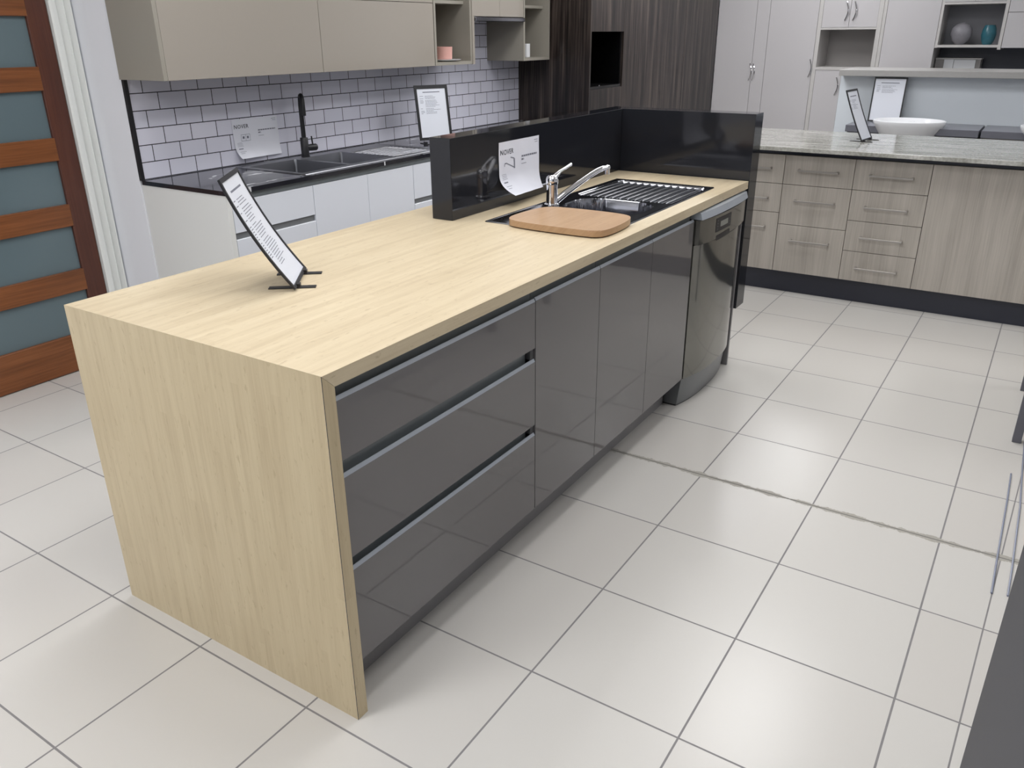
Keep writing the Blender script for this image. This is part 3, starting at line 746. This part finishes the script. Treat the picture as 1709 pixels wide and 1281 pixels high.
# ================================================================== BEIGE TALL UNITS (facing -x)
XB = 7.2
def bfront(t, name, y0, y1, z0, z1, m=M_BEIGE, x=XB, d=.018):
    return build(name, B(x, x+d, y0+.0004, y1-.0004, z0, z1, bev=.0007), m, t)
def dhandle(t, y, z, ln=.145, dirn=1, x=XB):
    """bow shaped pull, curving sideways"""
    pts = [(x-.004-.020*math.sin(math.pi*k/10), y+dirn*.024*math.sin(math.pi*k/10), z-ln/2+ln*k/10) for k in range(11)]
    return build('handle', MB().tube(pts, .0058, n=8), M_CHROME, t, smooth=True)
w1 = thing('tall_beige_cabinet', 'glossy beige tall cabinet in the corner beside the dark timber cabinets', 'tall cabinet', (7.4, 1.55, 0))
build('carcass', B(XB+.02, 7.78, 1.325, 1.81, 0, 2.3), M_BEIGEF, w1)
d = bfront(w1, 'door', 1.445, 1.81, .1, 2.3); dhandle(d, 1.458, 1.17, .15, -1)
d = bfront(w1, 'door', 1.322, 1.443, .1, 2.3); dhandle(d, 1.428, 1.17, .15, -1)
w2 = thing('tall_beige_cabinet', 'glossy beige tall single door cabinet left of the beige niche unit', 'tall cabinet', (7.4, 1.1, 0))
build('carcass', B(XB+.02, 7.78, .885, 1.318, 0, 2.3), M_BEIGEF, w2)
d = bfront(w2, 'door', .882, 1.320, .1, 2.3); dhandle(d, .905, 1.21, .15, -1)
w3 = thing('niche_cabinet', 'beige tall unit with an open niche between upper and lower doors', 'tall cabinet', (7.4, .6, 0))
build('side_panel', B(XB-.004, 7.78, .846, .879, 0, 2.3), M_BEIGEF, w3)
build('side_panel', B(XB-.004, 7.78, .340, .376, 0, 2.3), M_BEIGEF, w3)
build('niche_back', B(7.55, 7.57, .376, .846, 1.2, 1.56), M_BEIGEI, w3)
build('niche_shelf', B(XB-.004, 7.55, .376, .846, 1.198, 1.222), M_BEIGEF, w3)
build('niche_top', B(XB-.004, 7.55, .376, .846, 1.535, 1.551), M_BEIGEF, w3)
build('carcass', B(XB+.02, 7.78, .378, .844, 0, 1.196), M_BEIGEF, w3)
build('upper_carcass', B(XB+.02, 7.78, .378, .844, 1.553, 2.3), M_BEIGEF, w3)
for y0, y1, hy, z in ((.613, .845, .650, 1), (.377, .611, .582, 1)):
    d = bfront(w3, 'upper_door', y0, y1, 1.553, 2.3); dhandle(d, hy, 1.685, .15, -1)
    d = bfront(w3, 'lower_door', y0, y1, .1, 1.196); dhandle(d, hy, 1.06, .15, -1)
w4 = thing('tall_beige_cabinet', 'plain beige tall cabinet left of the navy splashback', 'tall cabinet', (7.4, .1, 0))
build('carcass', B(XB+.02, 7.78, -.108, .336, 0, 2.3), M_BEIGEF, w4)
build('side_panel', B(XB-.002, XB+.02, .312, .338, 0, 2.3), M_BEIGEF, w4)
bfront(w4, 'door', -.110, .310, .1, 2.3)
w5 = thing('wall_shelf_cabinet', 'beige wall unit with open niche holding two vases', 'wall cabinet', (7.4, -.35, 1.38))
build('side_panel', B(XB, 7.6, -.132, -.112, 1.385, 2.2), M_BEIGEF, w5)
build('side_panel', B(XB, 7.6, -.606, -.582, 1.372, 2.2), M_BEIGEF, w5)
build('niche_back', B(7.585, 7.6, -.582, -.132, 1.39, 1.75), mat('niche_grey', (150, 150, 156), .5), w5)
build('niche_shelf', B(XB, 7.585, -.582, -.132, 1.388, 1.408), M_BEIGEF, w5)
build('niche_top', B(XB, 7.585, -.582, -.132, 1.718, 1.735), M_BEIGEF, w5)
build('upper_carcass', B(XB+.02, 7.6, -.582, -.132, 1.737, 2.2), M_BEIGEF, w5)
bfront(w5, 'door', -.355, -.132, 1.737, 2.2); bfront(w5, 'door', -.582, -.357, 1.737, 2.2)
w6 = thing('beige_wall_cabinet', 'beige wall cabinet to the right of the vase niche', 'wall cabinet', (7.4, -.9, 1.38))
build('carcass', B(XB+.02, 7.6, -1.35, -.610, 1.385, 2.2), M_BEIGEF, w6)
bfront(w6, 'door', -1.35, -.609, 1.385, 1.650); bfront(w6, 'flap_door', -1.35, -.609, 1.654, 2.2)
tag(build('navy_splashback', B(7.60, 7.62, -1.6, -.112, .9, 1.40), M_NAVY, loc=(7.61, -.8, .9)), 'dark navy splashback below the beige wall cabinets', 'splashback')
nb = thing('navy_base_cabinet', 'beige base cabinet with a dark top below the navy splashback', 'cabinet', (7.4, -.8, 0))
build('benchtop', B(7.18, 7.60, -1.6, -.114, .87, .90), M_NAVY, nb); build('body', B(XB, 7.78, -1.6, -.114, 0, .869), M_BEIGEF, nb)
# vases
tag(build('grey_vase', MB().lathe([(0, 0), (.03, 0), (.062, .03), (.083, .08), (.078, .125), (.05, .158), (.02, .168), (.018, .172), (0, .172)], (7.33, -.285, 1.4085), n=32), M_VGREY, loc=(7.33, -.285, 1.4085), smooth=True), 'round mottled grey vase in the beige niche', 'vase')
tag(build('teal_vase', MB().lathe([(0, 0), (.034, 0), (.048, .03), (.057, .075), (.052, .12), (.038, .150), (.036, .150), (.046, .11), (.05, .07), (.04, .02), (0, .01)], (7.32, -.492, 1.4085), n=32), M_TEAL, loc=(7.32, -.492, 1.4085), smooth=True), 'teal blue barrel vase in the beige niche', 'vase')
# small glossy box unit standing below the niche, seen over the bar
bx = thing('display_box', 'silver framed box with white panels against the navy splashback', 'display box', (7.5, -.28, .9))
build('frame', MB().ring(7.42, 7.59, -.466, -.114, .901, 1.290, 7.43, 7.58, -.45, -.128), M_BEIGEI, bx)
build('top_plate', B(7.41, 7.595, -.47, -.114, 1.290, 1.300), M_BEIGEF, bx)
build('grey_panel', B(7.412, 7.419, -.180, -.116, .93, 1.286), M_BEIGEI, bx)
build('white_panel', B(7.408, 7.418, -.258, -.184, .93, 1.288), M_CERA, bx)
build('white_panel', B(7.408, 7.418, -.428, -.262, .93, 1.286), M_CERA, bx)

# ================================================================== BASIN BAR
XP = 5.93
br = thing('raised_bar', 'raised grey bar top with a pale blue panel behind the basins', 'bar counter', (6.1, -.6, 0))
build('blue_panel', B(XP, XP+.06, -2.4, .345, 0, 1.212), M_BLUE, br)
build('bar_top', B(5.79, 6.35, -2.4, .335, 1.213, 1.256, bev=.002), M_BAR, br)
build('end_post', B(XP+.061, 6.30, .31, .345, 0, 1.212), M_BLUE, br)
def vanity(label, y0, y1, blabel, cy, lower):
    t = thing('vanity_bench', label, 'vanity bench', (5.7, (y0+y1)/2, 0))
    build('stone_top', B(5.50, XP-.001, y0, y1, .846, .893, bev=.002), M_VAN, t)
    build('cabinet_body', B(5.53, XP-.001, y0+.01, y1-.01, .12, .845), lower, t)
    build('kickboard', B(5.60, XP-.001, y0+.02, y1-.02, 0, .12), M_BLK, t)
    b_ = thing('basin', blabel, 'basin', (5.56, cy, .84))
    build('bowl', MB().lathe([(0, -.06), (.12, -.06), (.165, -.035), (.205, .02), (.230, .062), (.240, .086), (.238, .094), (.230, .096), (.212, .082), (.17, .035), (.09, .0), (0, -.008)], (5.56, cy, .842), n=48, sx=.84), M_CERA, b_, smooth=True)
    hl = MB()
    for dy in (-.012, .012): hl.tube([(5.56+.17, cy+dy, .842+.070), (5.56+.19, cy+dy, .842+.070)], .005, n=8)
    build('overflow', hl, M_CHROME, b_)
vanity('grey stone vanity bench carrying the first white basin', -.690, .175, 'white oval basin nearest the framed sign on the bar', -.238, M_VAN)
vanity('grey stone vanity bench at the right edge with a beige cabinet', -1.6, -.705, 'white basin cut off by the right edge of the photo', -1.16, M_BEIGEF)
sign('sign_holder', 'upright framed sign behind the white basin against pale blue panel', (5.80, -.030, .8935), math.radians(-90), .226, .312, .04, rows=7, seed=12, feet=False, border=.009, lift=.004)

# ================================================================== PALE ASH DRAWER RUN
XA = 4.05
gr = thing('granite_benchtop', 'pale grey granite benchtop on the ash drawer cabinets', 'benchtop', (4.5, -.5, .9))
build('slab', B(3.955, 4.93, -2.2, .75, .876, .90, bev=.002), M_GRAN, gr)
def ahandle(t, yc, z, ln=.222):
    y0, y1 = yc-ln/2, yc+ln/2; x = XA-.03
    mb = MB(); mb.box(x-.005, x+.005, y0-.006, y1+.006, z-.005, z+.005, bev=.001)
    for y in (y0, y1): mb.box(x+.004, XA-.0005, y-.006, y+.006, z-.006, z+.006)
    return build('handle', mb, M_HANDLE, t)
def stack(label, y0, y1, zs, hz, hc):
    t = thing('ash_drawer_cabinet', label, 'drawer cabinet', (4.3, (y0+y1)/2, 0))
    build('carcass', B(XA+.02, 4.62, y0+.001, y1-.001, .14, .845), M_NAVY, t)
    for (a, b), z in zip(zs, hz):
        d = build('drawer', B(XA, XA+.018, y0+.0015, y1-.0015, a+.0015, b-.0015, bev=.0008), M_ASH, t)
        ahandle(d, hc, z)
stack('pale ash three drawer cabinet half hidden by the charcoal stone end', .2, .60, [(.674, .846), (.50, .674), (.138, .50)], (.764, .585, .408), .39)
stack('pale ash three drawer cabinet, fully visible, left of the four drawer one', -.2, .2, [(.674, .846), (.433, .674), (.138, .433)], (.763, .583, .341), -.001)
stack('pale ash four drawer cabinet under the granite benchtop', -.603, -.2, [(.674, .846), (.497, .674), (.317, .497), (.138, .317)], (.762, .581, .405, .222), -.401)
ac = thing('ash_door_cabinet', 'pale ash cabinet with wide plain doors right of the drawers', 'cabinet', (4.3, -1.1, 0))
build('carcass', B(XA+.02, 4.62, -2.199, -.604, .14, .845), M_NAVY, ac)
build('door', B(XA, XA+.018, -1.30, -.6045, .1395, .8445, bev=.0008), M_ASH, ac)
build('door', B(XA, XA+.018, -2.199, -1.303, .1395, .8445, bev=.0008), M_ASH, ac)
tag(build('navy_rail', B(XA+.012, XA+.030, -2.199, .60, .847, .8755), M_NAVY, loc=(4.07, -.8, .847)), 'dark navy rail between granite top and ash drawers', 'rail')
tag(build('kickboard', B(4.10, 4.118, -2.199, .60, 0, .1385), M_NAVY, loc=(4.11, -.8, 0)), 'dark navy kickboard under the pale ash cabinets', 'kickboard')
tag(build('rear_cladding', B(4.622, 4.64, -2.199, .60, 0, .875), M_ASH, loc=(4.63, -.8, 0)), 'pale ash back panel of the drawer run', 'panel')
sign('sign_holder', 'small looking black framed sign holder tilted on the granite benchtop', (4.50, -.157, .9003), math.atan2(-.10, .99), .206, .318, .135, bow_=.006, rows=8, seed=21, foot_len=.13)

# ================================================================== NEAR RIGHT EDGE
nc = thing('near_grey_cabinet', 'tall dark grey cabinet side filling the lower right corner', 'cabinet', (-.2, -1.5, 0))
build('body', B(-.80, .198, -1.80, -1.2115, .0, 2.1), M_CARC, nc)
build('side_panel', B(-.80, .200, -1.2112, -1.2095, .0, 2.1), mat('near_panel_grey', (84, 84, 87), .6, spec=.1), nc)
build('top_board', B(-.80, .200, -1.80, -1.2095, 2.1005, 2.118), M_KICK, nc)
tb = thing('display_table', 'grey table leg at the right edge of the photo', 'table', (2.7, -1.5, 0))
for x, y in ((2.50, -1.245), (3.10, -1.245), (2.50, -1.80), (3.10, -1.80)):
    build('leg', B(x-.02, x+.02, y-.022, y+.010, 0, .72, bev=.001), mat('leg_grey', (98, 98, 106), .4), tb)
build('table_top', B(2.46, 3.14, -1.84, -1.22, .7205, .745), M_WHITEC, tb)
for lb, pts in (('thin bluish clear tube lying on the floor, the left one of two', [(2.18, -1.250), (1.96, -1.2505), (1.75, -1.249), (1.56, -1.2475), (1.35, -1.247)]),
                ('thin bluish clear tube lying on the floor at the right frame edge', [(2.5, -1.279), (2.26, -1.283), (1.93, -1.291), (1.64, -1.290), (1.51, -1.290), (1.36, -1.288)])):
    tag(build('plastic_tube', MB().tube([(x, y, .0032) for x, y in pts], .003, n=8), M_CORD, loc=(1.8, -1.27, 0), smooth=True), lb, 'tube')
